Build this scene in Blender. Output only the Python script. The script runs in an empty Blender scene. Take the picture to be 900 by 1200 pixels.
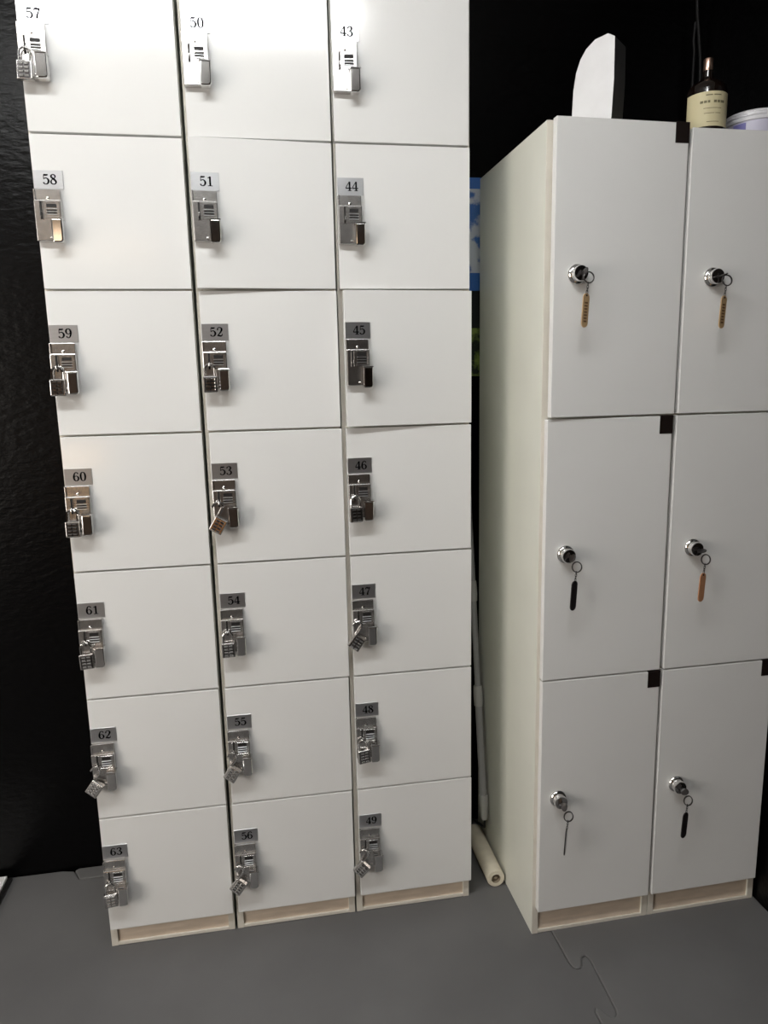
import bpy, bmesh, math, random
from mathutils import Vector, Matrix

scene = bpy.context.scene
col = scene.collection
random.seed(4)

# ------------------------------------------------------------------ camera
F_PX, YAW, PITCH, ROLL = 837.85, -0.1651, -0.1824, -0.0213
CAM = Vector((0.4355, -1.6549, 1.3909))
ca, sa, cb, sb = math.cos(YAW), math.sin(YAW), math.cos(PITCH), math.sin(PITCH)
r0 = Vector((ca, sa, 0)); fw = Vector((-sa * cb, ca * cb, sb)); u0 = r0.cross(fw)
rr = r0 * math.cos(ROLL) + u0 * math.sin(ROLL)
uu = -r0 * math.sin(ROLL) + u0 * math.cos(ROLL)
cam = bpy.data.cameras.new('camera')
cam.sensor_fit = 'VERTICAL'; cam.sensor_height = 36.0
cam.lens = F_PX * 36.0 / 1200.0
cam.clip_start = 0.02
cam_o = bpy.data.objects.new('camera', cam); col.objects.link(cam_o)
M = Matrix((rr, uu, -fw)).transposed().to_4x4(); M.translation = CAM
cam_o.matrix_world = M
scene.camera = cam_o

# ------------------------------------------------------------------ world, lights, exposure
w = bpy.data.worlds.new('world'); scene.world = w; w.use_nodes = True
w.node_tree.nodes['Background'].inputs[0].default_value = (0.9, 0.95, 1.0, 1)
w.node_tree.nodes['Background'].inputs[1].default_value = 0.02
scene.view_settings.view_transform = 'Standard'
scene.view_settings.look = 'None'
scene.view_settings.exposure = 0.25
scene.view_settings.gamma = 1.0
scene.view_settings.use_curve_mapping = False

def area(name, loc, aim, sx, sy, power, color):
    l = bpy.data.lights.new(name, 'AREA'); l.shape = 'RECTANGLE'; l.size = sx; l.size_y = sy
    l.energy = power; l.color = color
    o = bpy.data.objects.new(name, l); col.objects.link(o); o.location = loc
    o.rotation_euler = (Vector(aim) - Vector(loc)).to_track_quat('-Z', 'Y').to_euler()
    return o
# the ceiling light above the lockers is a fitting built with the room below;
# here: a large soft fill light added out of view on the left, two small warm lamps further back
area('left_soft_fill', (-1.95, -1.75, 1.35), (0.3, 0.0, 0.75), 1.4, 1.5, 37, (1.0, 0.925, 0.84))
area('warm_table_lamp', (-0.80, -3.35, 0.93), (-0.3, 0, 1.1), 0.34, 0.12, 0.9, (1.0, 0.60, 0.28))
area('warm_wall_lamp', (-0.55, -3.60, 2.30), (0.2, 0, 1.2), 0.70, 0.16, 0.9, (1.0, 0.72, 0.48))

# ------------------------------------------------------------------ materials
def mat(name, color, rough=0.5, metal=0.0, var=0.0, vscale=8.0, bump=0.0, bscale=60.0, spec=0.5,
        aniso=0.0, coat=0.0, var_color=None, bdist=0.002, stretch=None):
    m = bpy.data.materials.new(name); m.use_nodes = True
    nt = m.node_tree; b = nt.nodes['Principled BSDF']
    b.inputs['Base Color'].default_value = (*color, 1)
    b.inputs['Roughness'].default_value = rough
    b.inputs['Metallic'].default_value = metal
    b.inputs['Specular IOR Level'].default_value = spec
    b.inputs['Coat Weight'].default_value = coat
    if var > 0 or bump > 0:
        tc = nt.nodes.new('ShaderNodeTexCoord')
        mp = nt.nodes.new('ShaderNodeMapping')
        nt.links.new(tc.outputs['Object'], mp.inputs['Vector'])
        if stretch: mp.inputs['Scale'].default_value = stretch
    if var > 0:
        n = nt.nodes.new('ShaderNodeTexNoise'); n.inputs['Scale'].default_value = vscale
        n.inputs['Detail'].default_value = 5
        nt.links.new(mp.outputs['Vector'], n.inputs['Vector'])
        cr = nt.nodes.new('ShaderNodeValToRGB')
        c2 = var_color or tuple(max(0, c * (1 - var)) for c in color)
        cr.color_ramp.elements[0].position = 0.3; cr.color_ramp.elements[0].color = (*c2, 1)
        cr.color_ramp.elements[1].position = 0.7; cr.color_ramp.elements[1].color = (*color, 1)
        nt.links.new(n.outputs['Fac'], cr.inputs['Fac'])
        nt.links.new(cr.outputs['Color'], b.inputs['Base Color'])
    if bump > 0:
        n2 = nt.nodes.new('ShaderNodeTexNoise'); n2.inputs['Scale'].default_value = bscale
        n2.inputs['Detail'].default_value = 4
        nt.links.new(mp.outputs['Vector'], n2.inputs['Vector'])
        bp = nt.nodes.new('ShaderNodeBump'); bp.inputs['Strength'].default_value = bump
        bp.inputs['Distance'].default_value = bdist
        nt.links.new(n2.outputs['Fac'], bp.inputs['Height'])
        nt.links.new(bp.outputs['Normal'], b.inputs['Normal'])
    return m

MT = {
    'door': mat('white_laminate', (0.80, 0.80, 0.79), 0.13, var=0.03, vscale=3, bump=0.05, bscale=110),
    'carcass': mat('white_melamine', (0.77, 0.775, 0.70), 0.38, var=0.05, vscale=6),
    'edge': mat('edge_banding', (0.72, 0.68, 0.60), 0.45, var=0.08, vscale=20),
    'plinth': mat('beige_plinth', (0.76, 0.64, 0.52), 0.55, var=0.18, vscale=14, stretch=(1, 1, 6)),
    'chrome': mat('chrome', (0.78, 0.77, 0.76), 0.10, 1.0, var=0.10, vscale=60),
    'chrome_worn': mat('worn_chrome', (0.66, 0.645, 0.63), 0.27, 1.0, var=0.22, vscale=90, bump=0.08, bscale=300),
    'steel': mat('brushed_steel', (0.60, 0.605, 0.62), 0.36, 1.0, var=0.05, vscale=40, bump=0.05, bscale=200, stretch=(1, 1, 8)),
    'ink': mat('black_ink', (0.006, 0.006, 0.008), 0.8, spec=0.0),
    'slot': mat('slot_black', (0.006, 0.005, 0.005), 0.6),
    'brass': mat('brass_face', (0.85, 0.45, 0.18), 0.28, 1.0, var=0.25, vscale=80),
    'lockdark': mat('dark_key_metal', (0.10, 0.095, 0.095), 0.3, 1.0),
    'tape': mat('dark_brown_tape', (0.010, 0.006, 0.005), 0.6, spec=0.2),
    'wall': mat('black_plaster', (0.0008, 0.0007, 0.0010), 0.30, var=0.3, vscale=30, bump=0.30, bscale=70, bdist=0.005, spec=0.15, stretch=(0.55, 1, 1.2)),
    'ceil': mat('ceiling_paint', (0.62, 0.62, 0.62), 0.8, var=0.03, vscale=3),
    'roomwall': mat('dark_room_paint', (0.28, 0.185, 0.135), 0.7, var=0.2, vscale=2, bump=0.2, bscale=40),
    'sub': mat('concrete', (0.05, 0.05, 0.05), 0.8, var=0.2, vscale=6),
    'mat': mat('grey_foam', (0.138, 0.137, 0.138), 0.62, var=0.16, vscale=4, bump=0.25, bscale=420, bdist=0.0006),
    'mat2': mat('grey_foam_light', (0.144, 0.143, 0.143), 0.60, var=0.14, vscale=5, bump=0.25, bscale=420, bdist=0.0006),
    'white': mat('white_plastic', (0.82, 0.82, 0.82), 0.45, var=0.04, vscale=15),
    'foamwhite': mat('white_slab_paint', (0.80, 0.80, 0.82), 0.55, var=0.06, vscale=22),
    'blockdark': mat('dark_block_side', (0.035, 0.035, 0.035), 0.4, var=0.05, vscale=20),
    'pole': mat('grey_pole', (0.42, 0.42, 0.42), 0.32, var=0.05, vscale=30),
    'polecap': mat('pale_plastic', (0.55, 0.55, 0.53), 0.4, var=0.04, vscale=30),
    'roller': mat('cream_nap', (0.72, 0.66, 0.53), 0.9, var=0.12, vscale=40, bump=0.5, bscale=300),
    'wire': mat('black_wire', (0.02, 0.02, 0.02), 0.4, 0.5),
    'rollhub': mat('roller_hub', (0.30, 0.25, 0.18), 0.6),
    'amber': mat('amber_glass', (0.006, 0.003, 0.002), 0.06, coat=0.4),
    'label': mat('cream_label', (0.60, 0.54, 0.34), 0.6, var=0.06, vscale=20),
    'print': mat('label_print', (0.16, 0.14, 0.08), 0.7),
    'rose': mat('rose_gold', (0.85, 0.58, 0.46), 0.28, 1.0),
    'jar': mat('lilac_jar', (0.55, 0.54, 0.66), 0.28, var=0.04, vscale=12),
    'lid': mat('pale_lid', (0.66, 0.66, 0.70), 0.25, var=0.04, vscale=12),
    'jarlabel': mat('blue_label', (0.18, 0.17, 0.42), 0.4),
    'wood': mat('tan_wood_tag', (0.62, 0.42, 0.225), 0.55, var=0.3, vscale=60, stretch=(1, 1, 0.2)),
    'woodorange': mat('orange_wood_tag', (0.55, 0.27, 0.14), 0.55, var=0.2, vscale=60, stretch=(1, 1, 0.2)),
    'tagprint': mat('tag_engraving', (0.16, 0.085, 0.035), 0.6),
    'tagblack': mat('black_tag', (0.012, 0.008, 0.010), 0.5),
    'cable': mat('dark_cable', (0.010, 0.010, 0.011), 0.6, spec=0.25, var=0.4, vscale=50),
}

# ------------------------------------------------------------------ helpers
def obj(name, bm, material, parent=None, smooth=False, loc=None):
    me = bpy.data.meshes.new(name)
    bmesh.ops.recalc_face_normals(bm, faces=bm.faces[:])
    bm.to_mesh(me); bm.free()
    for m in (material if isinstance(material, (list, tuple)) else [material]): me.materials.append(MT[m])
    if smooth:
        for p in me.polygons: p.use_smooth = True
        try: me.set_sharp_from_angle(angle=math.radians(35))
        except Exception: pass
    o = bpy.data.objects.new(name, me); col.objects.link(o)
    if parent: o.parent = parent
    if loc: o.location = loc
    return o

def empty(name, loc=(0, 0, 0), rz=0.0):
    o = bpy.data.objects.new(name, None); col.objects.link(o)
    o.empty_display_size = 0.05
    o.location = loc; o.rotation_euler = (0, 0, rz); return o

def tag(o, label=None, cat=None, group=None, kind=None):
    if label: o['label'] = label
    if cat: o['category'] = cat
    if group: o['group'] = group
    if kind: o['kind'] = kind
    return o

def box(x0, x1, y0, y1, z0, z1, bev=0.0, seg=1, bm=None, mi=0):
    t = bmesh.new()
    vs = [t.verts.new((x, y, z)) for x in (x0, x1) for y in (y0, y1) for z in (z0, z1)]
    for f in ((0, 1, 3, 2), (4, 6, 7, 5), (0, 4, 5, 1), (2, 3, 7, 6), (0, 2, 6, 4), (1, 5, 7, 3)):
        t.faces.new([vs[i] for i in f])
    bmesh.ops.recalc_face_normals(t, faces=t.faces[:])
    if bev: bmesh.ops.bevel(t, geom=t.edges[:], offset=bev, segments=seg, profile=0.5, affect='EDGES')
    for f in t.faces: f.material_index = mi
    if bm is None: return t
    merge(bm, t); return bm

def merge(bm, t):
    me = bpy.data.meshes.new('tmp'); t.to_mesh(me); t.free(); bm.from_mesh(me); bpy.data.meshes.remove(me)

def prism(pts, d0, d1, axis='y', bev=0.0, seg=1, bm=None, mi=0):
    """extrude a 2D outline (a,b) between d0 and d1 along an axis (y: a=x b=z, z: a=x b=y, x: a=y b=z)"""
    t = bmesh.new()
    def P(a, b, d): return {'y': (a, d, b), 'z': (a, b, d), 'x': (d, a, b)}[axis]
    A = [t.verts.new(P(a, b, d0)) for a, b in pts]; B = [t.verts.new(P(a, b, d1)) for a, b in pts]
    t.faces.new(A); t.faces.new(B[::-1]); n = len(pts)
    for i in range(n): t.faces.new((A[i], A[(i + 1) % n], B[(i + 1) % n], B[i]))
    bmesh.ops.recalc_face_normals(t, faces=t.faces[:])
    if bev:
        es = [e for e in t.edges if len(e.link_faces) == 2 and e.calc_face_angle(0) > 0.6]
        bmesh.ops.bevel(t, geom=es, offset=bev, segments=seg, profile=0.5, affect='EDGES')
    for f in t.faces: f.material_index = mi
    if bm is None: return t
    merge(bm, t); return bm

def tube(path, r, n=10, bm=None, mi=0, closed=False, cap=True):
    t = bmesh.new(); path = [Vector(p) for p in path]; N = len(path)
    rs = r if isinstance(r, (list, tuple)) else [r] * N
    rings = []; up = None
    for i, p in enumerate(path):
        if closed: d = path[(i + 1) % N] - path[i - 1]
        else: d = path[min(i + 1, N - 1)] - path[max(i - 1, 0)]
        d.normalize()
        if up is None:
            up = Vector((0, 0, 1)) if abs(d.z) < 0.9 else Vector((1, 0, 0))
        up = (up - d * up.dot(d)).normalized(); s = d.cross(up)
        rings.append([t.verts.new(p + (up * math.cos(a) + s * math.sin(a)) * rs[i]) for a in [2 * math.pi * k / n for k in range(n)]])
    for i in range(N if closed else N - 1):
        a, b = rings[i], rings[(i + 1) % N]
        for k in range(n): t.faces.new((a[k], a[(k + 1) % n], b[(k + 1) % n], b[k]))
    if cap and not closed: t.faces.new(rings[0][::-1]); t.faces.new(rings[-1])
    for f in t.faces: f.material_index = mi
    if bm is None: return t
    merge(bm, t); return bm

def lathe(prof, n=32, axis='z', origin=(0, 0, 0), bm=None, mi=0):
    """prof: list of (radius, height); revolved about an axis"""
    t = bmesh.new(); o = Vector(origin); rings = []
    for r, h in prof:
        if r < 1e-6:
            p = {'z': (0, 0, h), 'y': (0, h, 0), 'x': (h, 0, 0)}[axis]; rings.append([t.verts.new(o + Vector(p))]); continue
        ring = []
        for k in range(n):
            a = 2 * math.pi * k / n; c, s = r * math.cos(a), r * math.sin(a)
            p = {'z': (c, s, h), 'y': (c, h, s), 'x': (h, c, s)}[axis]; ring.append(t.verts.new(o + Vector(p)))
        rings.append(ring)
    for a, b in zip(rings, rings[1:]):
        for k in range(n):
            if len(a) == 1 and len(b) == 1: continue
            if len(a) == 1: t.faces.new((a[0], b[k], b[(k + 1) % n]))
            elif len(b) == 1: t.faces.new((a[k], a[(k + 1) % n], b[0]))
            else: t.faces.new((a[k], a[(k + 1) % n], b[(k + 1) % n], b[k]))
    bmesh.ops.recalc_face_normals(t, faces=t.faces[:])
    for f in t.faces: f.material_index = mi
    if bm is None: return t
    merge(bm, t); return bm

# serif numerals drawn as strokes of changing width (x, z, width) in a unit-high cell
DIG = {
    '0': [[(.30, .98, .05), (.15, .88, .11), (.08, .5, .16), (.15, .12, .11), (.30, .02, .05), (.45, .12, .11), (.52, .5, .16), (.45, .88, .11), (.30, .98, .05)]],
    '1': [[(.32, 0, .15), (.32, .98, .15)], [(.32, .95, .05), (.22, .86, .07), (.10, .82, .05)], [(.10, .025, .05), (.54, .025, .05)]],
    '2': [[(.14, .70, .16), (.10, .78, .10), (.16, .93, .07), (.30, .98, .06), (.47, .90, .12), (.50, .72, .16), (.38, .45, .12), (.18, .22, .07), (.06, .06, .06)],
          [(.06, .06, .08), (.18, .10, .13), (.36, .05, .13), (.50, .10, .09), (.55, .28, .05)]],
    '3': [[(.13, .76, .15), (.12, .86, .09), (.28, .98, .06), (.44, .90, .13), (.46, .74, .15), (.36, .57, .09), (.22, .53, .05)],
          [(.22, .53, .05), (.40, .48, .09), (.51, .28, .16), (.44, .09, .12), (.27, .02, .06), (.11, .10, .09), (.10, .22, .15)]],
    '4': [[(.42, 0, .15), (.42, .98, .15)], [(.42, .97, .05), (.20, .62, .055), (.03, .27, .06)], [(.03, .27, .09), (.62, .27, .09)], [(.24, .025, .05), (.60, .025, .05)]],
    '5': [[(.11, .93, .13), (.32, .91, .13), (.50, .95, .09)], [(.12, .93, .05), (.10, .52, .05)],
          [(.10, .50, .05), (.20, .59, .06), (.36, .61, .08), (.50, .46, .14), (.52, .28, .16), (.43, .09, .11), (.26, .02, .06), (.11, .09, .09), (.10, .20, .15)]],
    '6': [[(.47, .80, .14), (.46, .90, .08), (.34, .98, .06), (.18, .86, .10), (.09, .50, .16), (.11, .22, .15), (.20, .06, .09), (.31, .02, .06)],
          [(.31, .02, .06), (.45, .10, .11), (.52, .30, .15), (.45, .50, .10), (.32, .58, .05), (.18, .50, .05), (.10, .34, .08)]],
    '7': [[(.05, .72, .05), (.09, .88, .09), (.24, .92, .15), (.40, .88, .13), (.56, .96, .07)], [(.56, .95, .06), (.42, .62, .08), (.30, .30, .13), (.27, .0, .17)]],
    '8': [[(.30, .98, .06), (.15, .90, .10), (.12, .76, .14), (.22, .62, .14), (.40, .46, .16), (.52, .26, .14), (.45, .08, .10), (.30, .02, .06), (.13, .09, .10), (.08, .25, .12), (.16, .44, .07), (.36, .58, .05), (.47, .76, .10), (.43, .91, .09), (.30, .98, .06)]],
}
DIG['9'] = [[(.60 - x, 1.0 - z, wd) for x, z, wd in s] for s in DIG['6']]

def catmull(pts, sub=5):
    if len(pts) < 3: return pts
    out = []
    for i in range(len(pts) - 1):
        p0, p1, p2, p3 = pts[max(i - 1, 0)], pts[i], pts[i + 1], pts[min(i + 2, len(pts) - 1)]
        for k in range(sub):
            t = k / sub
            out.append(tuple(0.5 * (2 * b + (c - a) * t + (2 * a - 5 * b + 4 * c - d) * t * t + (-a + 3 * b - 3 * c + d) * t ** 3) for a, b, c, d in zip(p0, p1, p2, p3)))
    out.append(pts[-1]); return out

def digits(bm, text, cx, cz, h, y, mi):
    adv = 0.74; W = adv * len(text); x0 = cx - W * h / 2
    for i, ch in enumerate(text):
        for s in DIG[ch]:
            pts = catmull(s); L, R = [], []
            for k, (x, z, wd) in enumerate(pts):
                a = pts[max(k - 1, 0)]; b = pts[min(k + 1, len(pts) - 1)]
                dx, dz = b[0] - a[0], b[1] - a[1]; l = math.hypot(dx, dz) or 1
                nx, nz = -dz / l * (wd * 1.2 + 0.02) / 2, dx / l * (wd * 1.2 + 0.02) / 2
                X, Z = x0 + (i * adv + x * 1.13 + 0.03) * h, cz + (z - 0.5) * h
                L.append(bm.verts.new((X + nx * h, y, Z + nz * h))); R.append(bm.verts.new((X - nx * h, y, Z - nz * h)))
            for k in range(len(pts) - 1):
                f = bm.faces.new((L[k], L[k + 1], R[k + 1], R[k])); f.material_index = mi

# ------------------------------------------------------------------ the setting
YB = 0.350          # back wall
XR = 1.676          # right wall
XL, YF, ZC = -4.6, -5.2, 2.745
tag(obj('wall_back', box(XL, XR + 0.1, YB, YB + 0.1, -0.012, ZC), 'wall'), kind='structure')
tag(obj('wall_right', box(XR, XR + 0.1, YF, YB, -0.012, ZC), 'wall'), kind='structure')
tag(obj('wall_left', box(XL - 0.1, XL, YF, YB + 0.1, -0.012, ZC), 'roomwall'), kind='structure')
tag(obj('wall_front', box(XL - 0.1, XR + 0.1, YF - 0.1, YF, -0.012, ZC), 'roomwall'), kind='structure')
tag(obj('ceiling', box(XL - 0.1, XR + 0.1, YF - 0.1, YB + 0.1, ZC, ZC + 0.1), 'ceil'), kind='structure')
LAMP = 28.0
def emitter(name, color, strength):
    m = bpy.data.materials.new(name); m.use_nodes = True; nt = m.node_tree; b = nt.nodes['Principled BSDF']
    b.inputs['Base Color'].default_value = (0.8, 0.8, 0.8, 1)
    b.inputs['Emission Color'].default_value = (*color, 1); b.inputs['Emission Strength'].default_value = strength
    return m
MT['lamp'] = emitter('lit_diffuser', (0.99, 1.0, 0.985), LAMP)
lf = tag(empty('ceiling_light', (0.06, -1.25, ZC)), 'long white ceiling light fitting in front of the numbered lockers', 'ceiling light')
obj('housing', box(-0.81, 0.81, -0.05, 0.05, -0.022, -0.0005, 0.002), 'white', lf)
obj('diffuser', box(-0.80, 0.80, -0.075, 0.075, -0.080, -0.022, 0.012, 3), 'lamp', lf)
fl = tag(obj('floor', box(XL - 0.1, XR + 0.1, YF - 0.1, YB + 0.1, -0.06, -0.012), 'sub'), kind='structure')

# interlocking foam mats lying on the floor; the puzzle seam runs away from the camera
def seam_path(y_from, y_to):
    pts = []; y = y_from
    xo, xi = 1.097, 1.152           # tooth tip and root of the right-hand mat
    # one period: tip run, rounded hook, root run, rounded hook back
    base = -0.155
    def period(y0):
        return [(xo, y0), (xo + .002, y0 - .095), (xo + .005, y0 - .108), (xo + .012, y0 - .114), (xo + .022, y0 - .113), (xo + .028, y0 - .106),
                (xo + .033, y0 - .092), (xo + .040, y0 - .083), (xo + .048, y0 - .081), (xi - .002, y0 - .088), (xi, y0 - .10),
                (xi - .006, y0 - .235), (xi - .010, y0 - .248), (xi - .018, y0 - .254), (xi - .028, y0 - .250), (xi - .034, y0 - .240),
                (xi - .040, y0 - .228), (xi - .048, y0 - .224), (xo + .002, y0 - .232)]
    y0 = base + 0.30 * 2
    while y0 > y_to - 0.3:
        pts += [p for p in period(y0)]
        y0 -= 0.30
    return [p for p in pts if y_to < p[1] < y_from]
sp = seam_path(YB - 0.01, -1.6)
left_poly = [(XL, YB - 0.004), (-0.205, YB - 0.004), (-0.172, YB - 0.012), (-0.150, YB - 0.050), (-0.06, 0.296), (sp[0][0], 0.296)] + [p for p in sp if p[1] < 0.29] + [(1.15, YF), (XL, YF)]
right_poly = [(1.1525 + 0.0, YF)] + [(x + 0.0004, y) for x, y in reversed(sp)] + [(1.10, YB - 0.004), (XR - 0.001, YB - 0.004), (XR - 0.001, YF)]
strip_poly = [(-0.168, YB - 0.013), (-0.147, YB - 0.053), (-0.06, 0.2985), (1.098, 0.2985), (1.098, YB - 0.004), (-0.16, YB - 0.004)]
def mat_tile(poly, top, material):
    t = bmesh.new(); A = [t.verts.new((x, y, -0.0118)) for x, y in poly]; B = [t.verts.new((x, y, top)) for x, y in poly]
    n = len(poly); t.faces.new(A[::-1]); ft = t.faces.new(B)
    for i in range(n): t.faces.new((A[i], A[(i + 1) % n], B[(i + 1) % n], B[i]))
    bmesh.ops.recalc_face_normals(t, faces=t.faces[:])
    bmesh.ops.inset_region(t, faces=[ft], thickness=0.003, depth=0.0012)
    bmesh.ops.triangulate(t, faces=[f for f in t.faces if len(f.verts) > 4])
    return obj('foam_mat_tile', t, material, fl)
mat_tile(left_poly, -0.0014, 'mat')
mat_tile(right_poly, 0.0012, 'mat2')
mat_tile(strip_poly, 0.0012, 'mat2')

# ------------------------------------------------------------------ locker building blocks
T = 0.018                            # board thickness
DW, PITCH_Z, Z_ROW1 = 0.300, 0.3064, 1.8978
GAP = 0.0042

def door_mesh(wd, z0, z1, name, parent, hinge, ang, chip=False):
    o = obj(name, box(-wd, 0, -T, 0, z0, z1, 0.0012, 2), 'door', parent)
    o.location = hinge; o.rotation_euler = (0, 0, ang)
    return o

# shared meshes of the number-plate locks (door-local: x from the hinge, built from the door's left edge)
def lock_parts(door, wd, ztop, num, dx=0.0, dark=0.0):
    X = -wd + dx; Y = -T; Z = ztop
    # number plate with engraved-looking numerals in one mesh
    tilt = random.uniform(-0.006, 0.006)
    b = box(X + 0.001, X + 0.0585, Y - 0.0016, Y, Z - 0.1075, Z - 0.0715, 0.0004)
    digits(b, num, X + 0.0325, Z - 0.0888, 0.0195, Y - 0.0019, 1)
    o = obj('number_plate', b, ['steel', 'ink'], door); tag(o, 'metal plate numbered ' + num)
    # lock body: flat upper plate, thicker lower case with raised rim
    b = box(X + 0.0005, X + 0.0520, Y - 0.0085, Y, Z - 0.1330, Z - 0.1092, 0.0010, 2)
    box(X + 0.0005, X + 0.0525, Y - 0.0155, Y, Z - 0.2115, Z - 0.1315, 0.0018, 2, bm=b)
    box(X + 0.0005, X + 0.0040, Y - 0.0115, Y - 0.0005, Z - 0.1335, Z - 0.1092, 0.0008, 2, bm=b)
    # raised frame on the right half
    for q in ((X + .021, X + .0495, Z - .1375, Z - .1355), (X + .021, X + .0495, Z - .1675, Z - .1655), (X + .0475, X + .0495, Z - .1675, Z - .1355)):
        box(q[0], q[1], Y - 0.0166, Y - 0.0150, q[2], q[3], 0.0003, bm=b)
    obj('lock_body', b, 'chrome_worn', door)
    # coin/key slot
    b = box(X + 0.0125, X + 0.0160, Y - 0.0159, Y - 0.0150, Z - 0.1690, Z - 0.1345)
    obj('key_slot', b, 'slot', door)
    # slot guide rim
    b = box(X + 0.0098, X + 0.0122, Y - 0.0172, Y - 0.0150, Z - 0.1700, Z - 0.1340, 0.0004)
    box(X + 0.0163, X + 0.0182, Y - 0.0172, Y - 0.0150, Z - 0.1700, Z - 0.1340, 0.0004, bm=b)
    obj('slot_guide', b, 'chrome_worn', door)
    # dark window with two bright ribs
    b = box(X + 0.0245, X + 0.0440, Y - 0.0160, Y - 0.0150, Z - 0.1460, Z - 0.1390)
    box(X + 0.0245, X + 0.0440, Y - 0.0157, Y - 0.0150, Z - 0.1530, Z - 0.1505, bm=b)
    box(X + 0.0245, X + 0.0440, Y - 0.0157, Y - 0.0150, Z - 0.1580, Z - 0.1555, bm=b)
    obj('indicator_window', b, 'slot', door)
    b = bmesh.new()
    for zz in (0.1488, 0.1543, 0.1600): box(X + 0.0235, X + 0.0450, Y - 0.0174, Y - 0.0150, Z - zz - 0.0007, Z - zz + 0.0007, 0.0003, bm=b)
    obj('rib', b, 'steel', door)
    # pull handle: curved finger pull with flat top lip
    pts = [(X + 0.0345, Z - 0.1700), (X + 0.0558, Z - 0.1700), (X + 0.0558, Z - 0.2080)]
    for k in range(6):
        a = math.pi / 2 * k / 5; pts.append((X + 0.0488 + 0.007 * math.cos(a), Z - 0.2100 - 0.007 * math.sin(a)))
    pts += [(X + 0.0345, Z - 0.2170)]
    b = prism(pts, Y - 0.034, Y - 0.012, 'y', 0.0030, 3)
    box(X + 0.0335, X + 0.0568, Y - 0.0352, Y - 0.0120, Z - 0.1718, Z - 0.1690, 0.0006, 2, bm=b)
    obj('lock_handle', b, 'chrome', door)
    # staple that takes the padlock, screws
    b = tube([(X + 0.0143, Y - 0.0150, Z - 0.1560), (X + 0.0143, Y - 0.0240, Z - 0.1560), (X + 0.0143, Y - 0.0270, Z - 0.1580), (X + 0.0143, Y - 0.0270, Z - 0.1610), (X + 0.0143, Y - 0.0240, Z - 0.1630), (X + 0.0143, Y - 0.0150, Z - 0.1630)], 0.0013, 8)
    obj('padlock_staple', b, 'chrome', door, True)
    for sx, sz, sr in ((0.0265, 0.1265, 0.0031), (0.0285, 0.2045, 0.0024)):
        yy = Y - (0.0085 if sz < 0.13 else 0.0155)
        b = lathe([(sr, 0.0004), (sr, -0.0008), (sr * 0.6, -0.0016), (0, -0.0018)], 14, 'y', (X + sx, yy, Z - sz))
        obj('screw', b, 'chrome', door, True)

def carcass(root, x0, x1, depth, htop, zdoor, shelves, y0=0.0, front=T):
    """x0..x1 outer width; front edge of the boards at y=front"""
    yb = front + depth
    for nm, a, b in (('side_panel', x0, x0 + 0.016), ('side_panel', x1 - 0.016, x1)):
        obj(nm, box(a, b, front, yb, 0.0012, htop, 0.0007), 'carcass', root)
    obj('top_panel', box(x0 + 0.016, x1 - 0.016, front, yb, htop - 0.016, htop), 'carcass', root)
    obj('bottom_panel', box(x0 + 0.016, x1 - 0.016, front + 0.001, yb, zdoor - 0.014, zdoor + 0.002), 'carcass', root)
    obj('back_panel', box(x0 + 0.016, x1 - 0.016, yb - 0.006, yb, 0.012, htop - 0.016), 'carcass', root)
    for z in shelves:
        obj('shelf', box(x0 + 0.016, x1 - 0.016, front + 0.0005, yb - 0.006, z - 0.008, z + 0.008), 'carcass', root)
    obj('plinth', box(x0 + 0.016, x1 - 0.016, front + 0.0045, front + 0.020, 0.0012, zdoor - 0.014), 'plinth', root)
    obj('base_strip', box(x0 + 0.016, x1 - 0.016, front - 0.0004, front + 0.0045, 0.0012, 0.0105, 0.001), 'edge', root)
    for a, b in ((x0 + 0.0002, x0 + 0.0158), (x1 - 0.0158, x1 - 0.0002)):
        obj('edge_strip', box(a, b, front - 0.0006, front + 0.0001, 0.0014, htop - 0.0005), 'edge', root)

# ------------------------------------------------------------------ left bank: three columns of seven doors
left_specs = [
    # x of door's left edge, left reveal, first number, per-door x nudges (row 0..6), ajar angles
    (0.000, 0.0045, 57, [0, 0, 0, 0.001, 0, 0, 0], {},
     'white seven-door locker column numbered 57 to 63, against the bare black wall'),
    (0.313, 0.0060, 50, [0, -0.001, 0.001, 0.003, 0.003, 0.001, 0], {1: 0.052},
     'white seven-door locker column numbered 50 to 56, middle of the three'),
    (0.626, 0.0078, 43, [-0.006, -0.004, 0, 0, 0.001, 0.001, 0.002], {2: 0.060},
     'white seven-door locker column numbered 43 to 49, beside the gap with the paint roller'),
]
padspots = {}
for X0, rev, first, nud, ajar, lab in left_specs:
    root = tag(empty('locker_cabinet', (X0, 0, 0)), lab, 'locker', 'numbered seven-door lockers')
    ztop = Z_ROW1 + PITCH_Z; zb = Z_ROW1 - 6 * PITCH_Z
    carcass(root, -rev, DW + 0.0005, YB - T - 0.004, ztop + 0.004, zb, [Z_ROW1 - k * PITCH_Z for k in range(6)])
    for k in range(7):
        zt = ztop - k * PITCH_Z - GAP / 2; zl = ztop - (k + 1) * PITCH_Z + GAP / 2
        a = ajar.get(k, 0.0)
        d = door_mesh(DW, zl, zt, 'door', root, (DW + nud[k], T - 0.0008, 0), a)
        num = str(first + k)
        lock_parts(d, DW, ztop - k * PITCH_Z, num)
        # world position of the staple
        lx, ly = -DW + 0.0143, -T - 0.0235
        px = X0 + DW + nud[k] + lx * math.cos(a) - ly * math.sin(a)
        py = T - 0.0008 + lx * math.sin(a) + ly * math.cos(a)
        padspots[first + k] = Vector((px, py, ztop - k * PITCH_Z - 0.1622))

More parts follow.
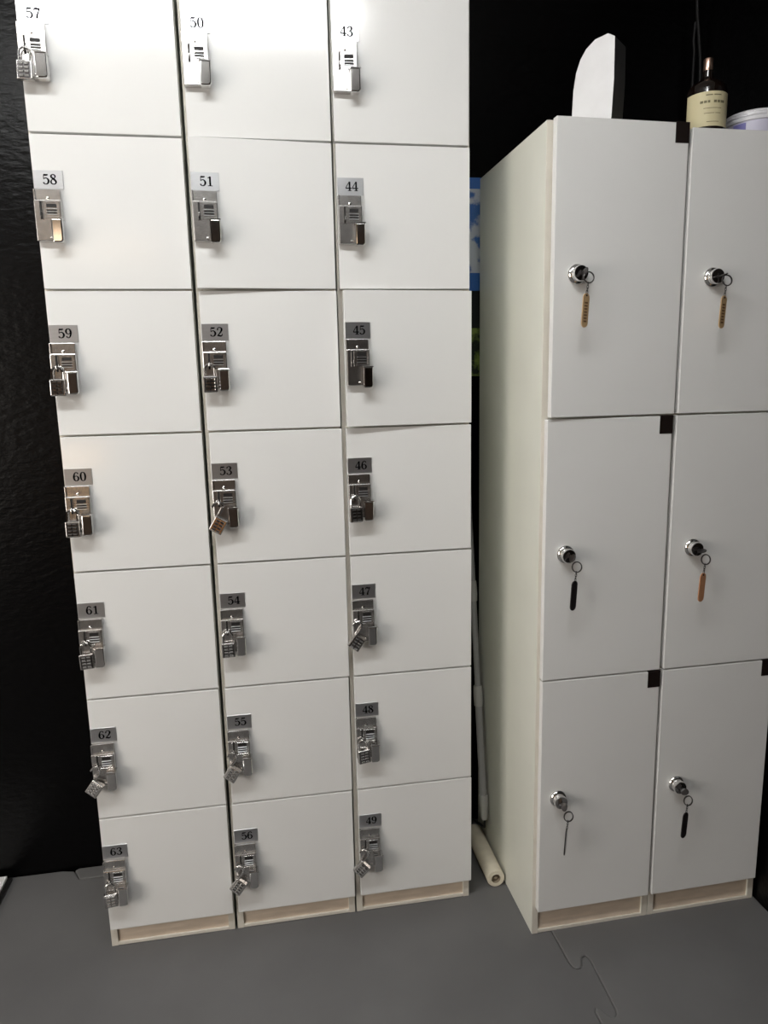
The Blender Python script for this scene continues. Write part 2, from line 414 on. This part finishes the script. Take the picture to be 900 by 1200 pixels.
# ------------------------------------------------------------------ padlocks
def shackle_closed(r=0.0105, h=0.018, wr=0.0024):
    p = [(-r, 0, -h - r)]
    for k in range(13):
        a = math.pi - math.pi * k / 12; p.append((r * math.cos(a), 0, -r + r * math.sin(a)))
    p.append((r, 0, -h - r)); return tube(p, wr, 10)

def shackle_open(r=0.0105, h=0.024, free=0.006, wr=0.0024):
    p = [(-r, 0, -r - free)]
    for k in range(13):
        a = math.pi - math.pi * k / 12; p.append((r * math.cos(a), 0, -r + r * math.sin(a)))
    p.append((r, 0, -h - r)); return tube(p, wr, 10)

def padlock_body(cx, zt, bw=0.0310, bh=0.0355, bd=0.014):
    b = box(cx - bw / 2, cx + bw / 2, -bd / 2, bd / 2, zt - bh, zt, 0.0024, 3)
    return b

def face_plate(cx, zt, bw=0.0310, bh=0.0355, bd=0.014):
    return box(cx - bw / 2 + 0.003, cx + bw / 2 - 0.003, -bd / 2 - 0.0008, -bd / 2 + 0.0005, zt - bh + 0.003, zt - 0.003, 0.0004)

def keypad(cx, zt, bd=0.014):
    b = bmesh.new()
    for i in range(2):
        for j in range(4):
            x = cx + (i - 0.5) * 0.0105; z = zt - 0.0072 - j * 0.0074
            box(x - 0.0045, x + 0.0045, -bd / 2 - 0.0030, -bd / 2 - 0.0004, z - 0.0025, z + 0.0025, 0.0008, bm=b)
    return b

def padlock(num, label, opened, tilt=0.0, twist=0.0, lean=0.0, brass=False, dark=False):
    p = padspots[num]
    root = tag(empty('padlock', p), label, 'padlock', 'padlocks on the locker doors')
    root.rotation_mode = 'XYZ'
    # tilt turns it in the plane of the door, twist turns its face
    root.rotation_euler = (lean, tilt, twist)
    if opened:
        sh = shackle_open(); cx, zt = 0.0105 + 0.0105, -0.0285
    else:
        sh = shackle_closed(); cx, zt = 0.0, -0.0250
    off = 0.0024 + 0.0008
    for me_o in (sh,):
        bmesh.ops.translate(me_o, vec=(0, 0, off), verts=me_o.verts[:])
    zt += off
    obj('shackle', sh, 'chrome', root, True)
    obj('padlock_body', padlock_body(cx, zt), 'chrome_worn', root)
    obj('face_plate', face_plate(cx, zt), 'brass' if brass else ('lockdark' if dark else 'chrome_worn'), root)
    obj('keypad', keypad(cx, zt), 'chrome', root)
    return root

R = math.radians
padlock(57, 'closed chrome padlock on the top door, number 57, of the column beside the black wall', False, R(2), R(-4), dark=True)
padlock(59, 'closed chrome padlock on the third door, number 59, of the column beside the black wall', False, R(1), R(2), dark=True)
padlock(60, 'closed chrome padlock on the fourth door, number 60, of the column beside the black wall', False, R(0), R(-3), dark=True)
padlock(61, 'closed chrome padlock on the fifth door, number 61, of the column beside the black wall', False, R(-2), R(4), dark=True)
padlock(62, 'opened padlock on the sixth door, number 62, of the column beside the black wall', True, R(36), R(-14), R(-6))
padlock(63, 'closed chrome padlock on the lowest door, number 63, of the column beside the black wall', False, R(-2), R(6))
padlock(52, 'closed chrome padlock on the third door, number 52, of the middle column', False, R(0), R(4), dark=True)
padlock(53, 'opened brass-faced padlock on the fourth door, number 53, of the middle column', True, R(31), R(-4), brass=True)
padlock(54, 'closed chrome padlock on the fifth door, number 54, of the middle column', False, R(-1), R(3), dark=True)
padlock(55, 'opened padlock on the sixth door, number 55, of the middle column', True, R(33), R(-16), R(-5))
padlock(56, 'opened padlock on the lowest door, number 56, of the middle column', True, R(35), R(-18), R(-6))
padlock(46, 'closed chrome padlock on the fourth door, number 46, of the column beside the gap', False, R(-1), R(4), dark=True)
padlock(47, 'opened dark-faced padlock on the fifth door, number 47, of the column beside the gap', True, R(35), R(-9), dark=True)
padlock(48, 'closed chrome padlock on the sixth door, number 48, of the column beside the gap', False, R(-4), R(8), dark=True)
padlock(49, 'tilted padlock on the lowest door, number 49, of the column beside the gap', True, R(40), R(-24), R(-5))

# ------------------------------------------------------------------ right bank: two columns of three tall doors
RX, RY, RYAW = 1.0437, -0.1637, 0.0138
RD = 0.440
def rworld(u, v, z):
    c, s = math.cos(RYAW), math.sin(RYAW)
    return Vector((RX + u * c - v * s, RY + u * s + v * c, z))
zs = [1.9117, 1.3005, 0.6888, 0.0739]
def knob_prof():
    return [(0.0, 0.0), (0.0205, 0.0), (0.0210, -0.003), (0.0190, -0.0065), (0.0160, -0.008), (0.0152, -0.012), (0.0165, -0.0140),
            (0.0168, -0.019), (0.0152, -0.0220), (0.0060, -0.0232), (0.0, -0.0232)]
rdefs = [
    (0.0, 0.008, 0.3165, 0.0, [(0.062, 1.602), (0.056, 0.993), (0.053, 0.384)], [0.026, 0, 0], [0.002, -0.001, 0],
     'white three-door locker column with keys, whose side panel faces the gap'),
    (0.3183, 0.3163, 0.6250, -0.008, [(0.384, 1.598), (0.374, 0.989), (0.367, 0.382)], [0, 0, 0], [0.003, 0.001, 0],
     'white three-door locker column with keys, in the corner by the right wall'),
]
keyspots = []
for ci, (cx0, dl, cx1, dz, knobs, ajar, nud, lab) in enumerate(rdefs):
    root = tag(empty('locker_cabinet', rworld(cx0, 0, 0), RYAW), lab, 'locker', 'tall three-door lockers')
    w_c = cx1 - cx0
    carcass(root, 0.0, w_c, RD, zs[0] + dz - 0.002, zs[3], [zs[1], zs[2]])
    for k in range(3):
        d = door_mesh(0.2995, zs[k + 1] + GAP / 2, zs[k] + (dz if k == 0 else 0) - GAP / 2, 'door', root, (dl - cx0 + 0.2995 + nud[k], T - 0.0008, 0), ajar[k])
        ku, kz = knobs[k]
        lx = ku - (dl + 0.2995 + nud[k])
        o = obj('lock_knob', lathe(knob_prof(), 28, 'y', (lx, -T, kz)), 'chrome', d, True)
        tag(o, 'round chrome lock knob')
        obj('keyhole', box(lx - 0.0012, lx + 0.0012, -T - 0.0237, -T - 0.0228, kz - 0.0055, kz + 0.0055), 'slot', d)
        t0 = zs[k] + (dz if k == 0 else 0)
        o = obj('corner_tab', box(-0.031, 0.0012, -T - 0.0014, -T + 0.006, t0 - 0.040 - GAP / 2, t0 - GAP / 2 + 0.0012, 0.0006), 'tape', d)
        tag(o, 'small dark brown tab on the door corner')
        a = ajar[k]; yy = -T - 0.0230
        hx, hy = dl + 0.2995 + nud[k], T - 0.0008
        keyspots.append((hx + lx * math.cos(a) - yy * math.sin(a), hy + lx * math.sin(a) + yy * math.cos(a), kz))

# ------------------------------------------------------------------ keys with ring, chain and tag
def key_set(spot, label, material, tagrot, bow, ringx=0.011, ringz=-0.012, thin=False, printed=False):
    u, v, z = spot
    root = tag(empty('key_with_tag', rworld(u, v, z), RYAW), label, 'key', 'keys in the tall lockers')
    # key: short shaft from the keyhole, flat oval bow turned by 'bow'
    b = box(-0.0011, 0.0011, -0.008, 0.004, -0.0038, 0.0038, 0.0004)
    bw = bmesh.new(); pts = [(0.0115 * math.cos(2 * math.pi * k / 20), 0.0095 * math.sin(2 * math.pi * k / 20)) for k in range(20)]
    prism(pts, -0.0011, 0.0011, 'x', 0.0004, 1, bm=bw)
    bmesh.ops.translate(bw, vec=(0, -0.015, 0), verts=bw.verts[:])
    merge(b, bw)
    bmesh.ops.rotate(b, cent=(0, 0, 0), matrix=Matrix.Rotation(bow, 3, 'Y'), verts=b.verts[:])
    obj('key', b, 'lockdark', root, True)
    # ring hanging from the bow
    c = Vector((ringx - 0.006, -0.022, ringz)); rr_ = 0.0112
    ring = [(c.x + rr_ * math.cos(a), c.y + 0.0022 * math.sin(a), c.z + rr_ * math.sin(a)) for a in [2 * math.pi * k / 28 for k in range(28)]]
    b = tube(ring, 0.0013, 8, closed=True)
    b2 = [(x, y - 0.0016, zz) for x, y, zz in ring]; tube(b2, 0.0010, 8, bm=b, closed=True)
    obj('ring', b, 'lockdark', root, True)
    # chain of small links
    b = bmesh.new(); x, y = c.x - 0.001, c.y
    n = 4; z0 = c.z - rr_; L = 0.0068
    for k in range(n):
        zz = z0 - 0.0022 - k * L * 0.78
        lk = []
        for q in range(14):
            a = 2 * math.pi * q / 14
            du, dw = 0.0019 * math.cos(a), 0.0040 * math.sin(a)
            lk.append((x - 0.0006 * k + (du if k % 2 else 0), y + (0 if k % 2 else du), zz + dw))
        tube(lk, 0.0007, 6, bm=b, closed=True)
    obj('chain', b, 'lockdark', root, True)
    zt = z0 - 0.0022 - (n - 1) * L * 0.78 - 0.0052
    # tag: long flat strip with rounded ends and a hole
    wd, ln, th = (0.0185, 0.066, 0.0026)
    pts = []
    for k in range(9):
        a = math.pi * k / 8; pts.append((wd / 2 * math.cos(a), -wd / 2 + wd / 2 * math.sin(a) + 0.003))
    for k in range(9):
        a = math.pi + math.pi * k / 8; pts.append((wd / 2 * math.cos(a), -ln + wd / 2 + wd / 2 * math.sin(a)))
    b = prism(pts, -th / 2, th / 2, 'y', 0.0004)
    slots = [material]
    if printed:
        slots.append('tagprint')
        for k in range(7):
            box(-0.0045, 0.0045, -th / 2 - 0.0002, -th / 2 + 0.0002, -0.018 - k * 0.0062, -0.0145 - k * 0.0062, bm=b, mi=1)
    slots.append('slot'); lathe([(0.0022, -th / 2 - 0.0003), (0.0022, th / 2 + 0.0003), (0, th / 2 + 0.0003)], 12, 'y', (0, 0, -0.0015), bm=b, mi=len(slots) - 1)
    lathe([(0, -th / 2 - 0.0003), (0.0022, -th / 2 - 0.0003)], 12, 'y', (0, 0, -0.0015), bm=b, mi=len(slots) - 1)
    bmesh.ops.rotate(b, cent=(0, 0, 0), matrix=Matrix.Rotation(tagrot, 3, 'Z'), verts=b.verts[:])
    bmesh.ops.rotate(b, cent=(0, 0, 0), matrix=Matrix.Rotation(R(3), 3, 'Y'), verts=b.verts[:])
    bmesh.ops.translate(b, vec=(x - 0.003, y, zt), verts=b.verts[:])
    obj('tag', b, slots, root)
    return root

key_set(keyspots[0], 'key with engraved tan tag in the topmost door beside the gap', 'wood', R(22), R(20), printed=True)
key_set(keyspots[1], 'key with black tag in the middle door beside the gap', 'tagblack', R(24), R(30), 0.0135, -0.019)
key_set(keyspots[2], 'key on a ring with its tag seen edge-on, lowest door beside the gap', 'lockdark', R(56), R(30), 0.0135, -0.021)
key_set(keyspots[3], 'key with engraved tan tag in the topmost door near the right wall', 'wood', R(20), R(72), printed=True)
key_set(keyspots[4], 'key with plain orange-brown tag in the middle door near the right wall', 'woodorange', R(16), R(70), 0.0120, -0.019)
key_set(keyspots[5], 'key with black tag in the lowest door near the right wall', 'tagblack', R(18), R(60), 0.0120, -0.020)

# ------------------------------------------------------------------ things on top of the tall lockers
ZT1 = zs[0] - 0.002; ZT2 = zs[0] - 0.010
# upright white slab with a rounded back
rt = tag(empty('white_block', rworld(0.158, 0.050, ZT1), RYAW), 'upright white block with a rounded top and one darker side, standing on the tall locker', 'block')
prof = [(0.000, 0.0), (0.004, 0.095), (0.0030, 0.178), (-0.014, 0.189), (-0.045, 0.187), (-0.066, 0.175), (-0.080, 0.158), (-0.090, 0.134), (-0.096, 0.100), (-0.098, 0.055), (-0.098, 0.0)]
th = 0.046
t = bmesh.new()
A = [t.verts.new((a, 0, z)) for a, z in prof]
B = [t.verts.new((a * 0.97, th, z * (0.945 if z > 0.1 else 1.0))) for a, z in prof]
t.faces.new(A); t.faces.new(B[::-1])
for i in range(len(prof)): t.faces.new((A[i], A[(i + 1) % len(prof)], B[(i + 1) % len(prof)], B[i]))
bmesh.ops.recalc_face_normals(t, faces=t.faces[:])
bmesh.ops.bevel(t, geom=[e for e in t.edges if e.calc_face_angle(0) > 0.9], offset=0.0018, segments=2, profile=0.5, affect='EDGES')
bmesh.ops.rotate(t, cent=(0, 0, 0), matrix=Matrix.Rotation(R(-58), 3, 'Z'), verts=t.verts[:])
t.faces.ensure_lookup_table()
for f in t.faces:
    if f.normal.dot(Vector((math.cos(R(-58)), math.sin(R(-58)), 0))) > 0.8: f.material_index = 1  # narrow side face coloured much darker than the rest of the block
obj('block_body', t, ['foamwhite', 'blockdark'], rt)
t = lathe([(0.0022, 0.0), (0.0022, 0.0008), (0, 0.0014)], 10, 'x', (0, 0, 0))
bmesh.ops.rotate(t, cent=(0, 0, 0), matrix=Matrix.Rotation(R(-58), 3, 'Z'), verts=t.verts[:])
m_ = Matrix.Rotation(R(-58), 3, 'Z') @ Vector((0.0040, th * 0.5, 0.128))
bmesh.ops.translate(t, vec=m_, verts=t.verts[:])
obj('stud', t, 'chrome', rt)

# amber bottle with cream label
bt = tag(empty('bottle', rworld(0.3835, 0.056, ZT2), RYAW), 'dark amber bottle with cream label and rose gold cap on the tall locker', 'bottle')
br = 0.0415
obj('bottle_glass', lathe([(0, 0), (br - 0.003, 0), (br, 0.003), (br, 0.088), (br - 0.002, 0.096), (br - 0.010, 0.104), (0.018, 0.112), (0.0115, 0.119), (0.0105, 0.132), (0, 0.132)], 40), 'amber', bt, True)
lb = bmesh.new()
lz0, lz1 = 0.010, 0.079
n = 40; a0, a1 = R(-188), R(-20)
vv = [[lb.verts.new(((br + 0.0006) * math.cos(a0 + (a1 - a0) * k / n), (br + 0.0006) * math.sin(a0 + (a1 - a0) * k / n), z)) for k in range(n + 1)] for z in (lz0, lz1)]
for k in range(n): lb.faces.new((vv[0][k], vv[0][k + 1], vv[1][k + 1], vv[1][k]))
def print_line(z, h, c0, c1, parts):
    for p0, p1 in parts:
        s0 = c0 + (c1 - c0) * p0; s1 = c0 + (c1 - c0) * p1; m = 6
        for k in range(m):
            aa = s0 + (s1 - s0) * k / m; ab = s0 + (s1 - s0) * (k + 1) / m; q = br + 0.0009
            f = lb.faces.new([lb.verts.new((q * math.cos(x), q * math.sin(x), y)) for x, y in ((aa, z), (ab, z), (ab, z + h), (aa, z + h))]); f.material_index = 1
print_line(0.0705, 0.0022, R(-125), R(-80), [(0, .42), (.5, 1)])
print_line(0.0560, 0.0050, R(-140), R(-68), [(0, .12), (.15, .26), (.29, .38), (.52, .64), (.67, .78), (.81, 1)])
print_line(0.0450, 0.0012, R(-130), R(-78), [(0, 1)])
print_line(0.0350, 0.0012, R(-128), R(-80), [(0, .6), (.65, 1)])
print_line(0.0180, 0.0012, R(-120), R(-85), [(0, 1)])
obj('label', lb, ['label', 'print'], bt, True)
obj('cap', lathe([(0, 0.1325), (0.0098, 0.1325), (0.0100, 0.1335), (0.0100, 0.155), (0.0092, 0.1565), (0, 0.1565)], 28), 'rose', bt, True)

# round tub at the right edge
jt = tag(empty('tub', rworld(0.527, 0.085, ZT2), RYAW), 'round lilac-white tub with ridged lid at the right edge of the locker top', 'tub')
obj('tub_body', lathe([(0, 0), (0.060, 0), (0.063, 0.003), (0.064, 0.036), (0, 0.036)], 48), 'jar', jt, True)
obj('lid', lathe([(0, 0.034), (0.0665, 0.034), (0.0672, 0.036), (0.0672, 0.0405), (0.0655, 0.042), (0.0672, 0.0435), (0.0672, 0.048), (0.0655, 0.0495), (0.066, 0.052), (0.064, 0.0545), (0.058, 0.0552), (0, 0.0545)], 48), 'lid', jt, True)
lb = bmesh.new(); q = 0.0646; n = 16
vv = [[lb.verts.new((q * math.cos(R(192 + 26 * k / n)), q * math.sin(R(192 + 26 * k / n)), z)) for k in range(n + 1)] for z in (0.006, 0.030)]
for k in range(n): lb.faces.new((vv[0][k], vv[0][k + 1], vv[1][k + 1], vv[1][k]))
obj('tub_label', lb, 'jarlabel', jt, True)

# dark cord hanging down the black wall behind the bottle
ct = tag(empty('hanging_cord', (1.66, YB, 2.2)), 'thin black cord hanging on the black wall behind the bottle', 'cord')

base = Vector((1.66, YB, 2.2))
c1 = [(1.648, .318, 2.46), (1.652, .316, 2.36), (1.660, .314, 2.29), (1.668, .312, 2.20), (1.670, .312, 1.98), (1.668, .310, 1.2)]
c2 = [(1.653, .322, 2.33), (1.650, .322, 2.285), (1.655, .322, 2.24), (1.653, .322, 2.17), (1.656, .322, 1.2)]
obj('cord_strand', tube(catmull([tuple(Vector(q) - base) for q in c1], 6), 0.0042, 10), 'cable', ct, True)
obj('cord_strand', tube(catmull([tuple(Vector(q) - base) for q in c2], 6), 0.0036, 10), 'cable', ct, True)

# ------------------------------------------------------------------ poster on the back wall in the gap
def poster_material():
    m = bpy.data.materials.new('poster_print'); m.use_nodes = True; nt = m.node_tree; b = nt.nodes['Principled BSDF']
    b.inputs['Roughness'].default_value = 0.45
    tc = nt.nodes.new('ShaderNodeTexCoord'); sep = nt.nodes.new('ShaderNodeSeparateXYZ'); nt.links.new(tc.outputs['Object'], sep.inputs[0])
    n = nt.nodes.new('ShaderNodeTexNoise'); n.inputs['Scale'].default_value = 16; n.inputs['Detail'].default_value = 6
    nt.links.new(tc.outputs['Object'], n.inputs['Vector'])
    cr = nt.nodes.new('ShaderNodeValToRGB'); e = cr.color_ramp.elements
    e[0].position = 0.42; e[0].color = (0.06, 0.17, 0.48, 1); e[1].position = 0.48; e[1].color = (0.62, 0.66, 0.70, 1)
    nt.links.new(n.outputs['Fac'], cr.inputs['Fac'])
    n2 = nt.nodes.new('ShaderNodeTexNoise'); n2.inputs['Scale'].default_value = 45; n2.inputs['Detail'].default_value = 4
    nt.links.new(tc.outputs['Object'], n2.inputs['Vector'])
    cg = nt.nodes.new('ShaderNodeValToRGB'); e = cg.color_ramp.elements
    e[0].position = 0.45; e[0].color = (0.008, 0.014, 0.008, 1); e[1].position = 0.62; e[1].color = (0.22, 0.30, 0.06, 1)
    nt.links.new(n2.outputs['Fac'], cg.inputs['Fac'])
    # vertical bands by height: sky, clouds, sky, dark trees, green
    band = nt.nodes.new('ShaderNodeValToRGB'); band.color_ramp.interpolation = 'CONSTANT'
    mr = nt.nodes.new('ShaderNodeMapRange'); mr.inputs['From Min'].default_value = 1.397; mr.inputs['From Max'].default_value = 1.927
    nt.links.new(sep.outputs['Z'], mr.inputs['Value'])
    e = band.color_ramp.elements
    e[0].position = 0.0; e[0].color = (1, 0, 0, 1)      # green
    e[1].position = 0.25; e[1].color = (0, 0, 0, 1)     # dark trees
    x = e.new(0.44); x.color = (0, 0, 1, 1)             # plain blue
    x = e.new(0.53); x.color = (0, 1, 0, 1)             # clouds
    x = e.new(0.945); x.color = (0, 0, 1, 1)            # plain blue
    nt.links.new(mr.outputs['Result'], band.inputs['Fac'])
    s2 = nt.nodes.new('ShaderNodeSeparateColor'); nt.links.new(band.outputs['Color'], s2.inputs['Color'])
    def mix(fac, a, bcol):
        mx = nt.nodes.new('ShaderNodeMix'); mx.data_type = 'RGBA'
        nt.links.new(fac, mx.inputs[0])
        if isinstance(a, tuple): mx.inputs[6].default_value = a
        else: nt.links.new(a, mx.inputs[6])
        if isinstance(bcol, tuple): mx.inputs[7].default_value = bcol
        else: nt.links.new(bcol, mx.inputs[7])
        return mx.outputs[2]
    c = mix(s2.outputs['Red'], (0.006, 0.008, 0.008, 1), cg.outputs['Color'])
    c = mix(s2.outputs['Green'], c, cr.outputs['Color'])
    c = mix(s2.outputs['Blue'], c, (0.045, 0.16, 0.50, 1))
    nt.links.new(c, b.inputs['Base Color'])
    return m
MT['poster'] = poster_material()
tag(obj('poster', box(0.945, 1.30, YB - 0.002, YB - 0.0004, 1.397, 1.927), 'poster'),
    'poster of blue sky, clouds and trees on the black wall between the lockers', 'poster')

# ------------------------------------------------------------------ paint roller leaning in the gap
pr = tag(empty('paint_roller', (1.010, 0.04, 0.0)), 'cream paint roller on a grey telescopic pole leaning in the gap', 'paint roller')
off = Vector((1.010, 0.04, 0.0))
def W_(p): return Vector(p) - off
rz = 0.0262
t = lathe([(0.0130, 0.0), (0.0235, 0.0), (0.0248, 0.003), (0.0248, 0.215), (0.0235, 0.218), (0.0130, 0.218)], 36, 'y', W_((1.010, 0.036, rz)))
obj('roller_cover', t, 'roller', pr, True)
t = lathe([(0.0130, 0.0005), (0.0130, 0.012), (0.0045, 0.012), (0.0040, 0.003), (0.0, 0.003)], 24, 'y', W_((1.010, 0.036, rz)))
obj('end_cap', t, 'rollhub', pr, True)
t = lathe([(0.0, 0.2175), (0.0130, 0.2175)], 24, 'y', W_((1.010, 0.036, rz)))
obj('end_cap', t, 'rollhub', pr, True)
p0, p1 = Vector((1.0230, 0.185, 0.110)), Vector((1.0165, 0.337, 1.080))
wire = [(1.010, 0.250, rz), (1.010, 0.272, rz), (1.012, 0.279, 0.036), (1.015, 0.276, 0.050), (1.020, 0.235, 0.065), (1.0232, 0.195, 0.078), (1.0233, 0.184, 0.090), (1.0230, 0.185, 0.112)]
wire = catmull([tuple(W_(q)) for q in wire], 4)
obj('wire_frame', tube(wire, 0.0035, 10), 'wire', pr, True)
dr = (p1 - p0)
def along(s): return W_(p0 + dr * s)
def seg(name, s0, s1, r, m, ends=None):
    rs = ends or [r, r]
    obj(name, tube([along(s0 + (s1 - s0) * k / (len(rs) - 1)) for k in range(len(rs))], rs, 20), m, pr, True)
seg('pole', 0.06, 0.40, 0.0105, 'pole')
seg('pole', 0.40, 1.0, 0.0085, 'pole')
seg('handle_grip', 0.0, 0.075, 0.012, 'polecap', [0.009, 0.0105, 0.0110, 0.0135, 0.0138, 0.0135])
seg('pole_collar', 0.345, 0.405, 0.0132, 'polecap', [0.0128, 0.0136, 0.0136, 0.0126])
seg('pole_collar', 0.66, 0.72, 0.0115, 'polecap', [0.0105, 0.0118, 0.0118, 0.0105])

# ------------------------------------------------------------------ white board on the floor at far left
wb = tag(empty('white_board', (-0.60, 0.25, 0.0)), 'white board lying flat on the floor at the far left edge', 'board')
obj('board_face', box(-0.30, 0.250, -0.30, 0.080, 0.0092, 0.0172, 0.0008), 'white', wb)
obj('board_base', box(-0.30, 0.262, -0.30, 0.083, 0.0002, 0.0092), 'wire', wb)
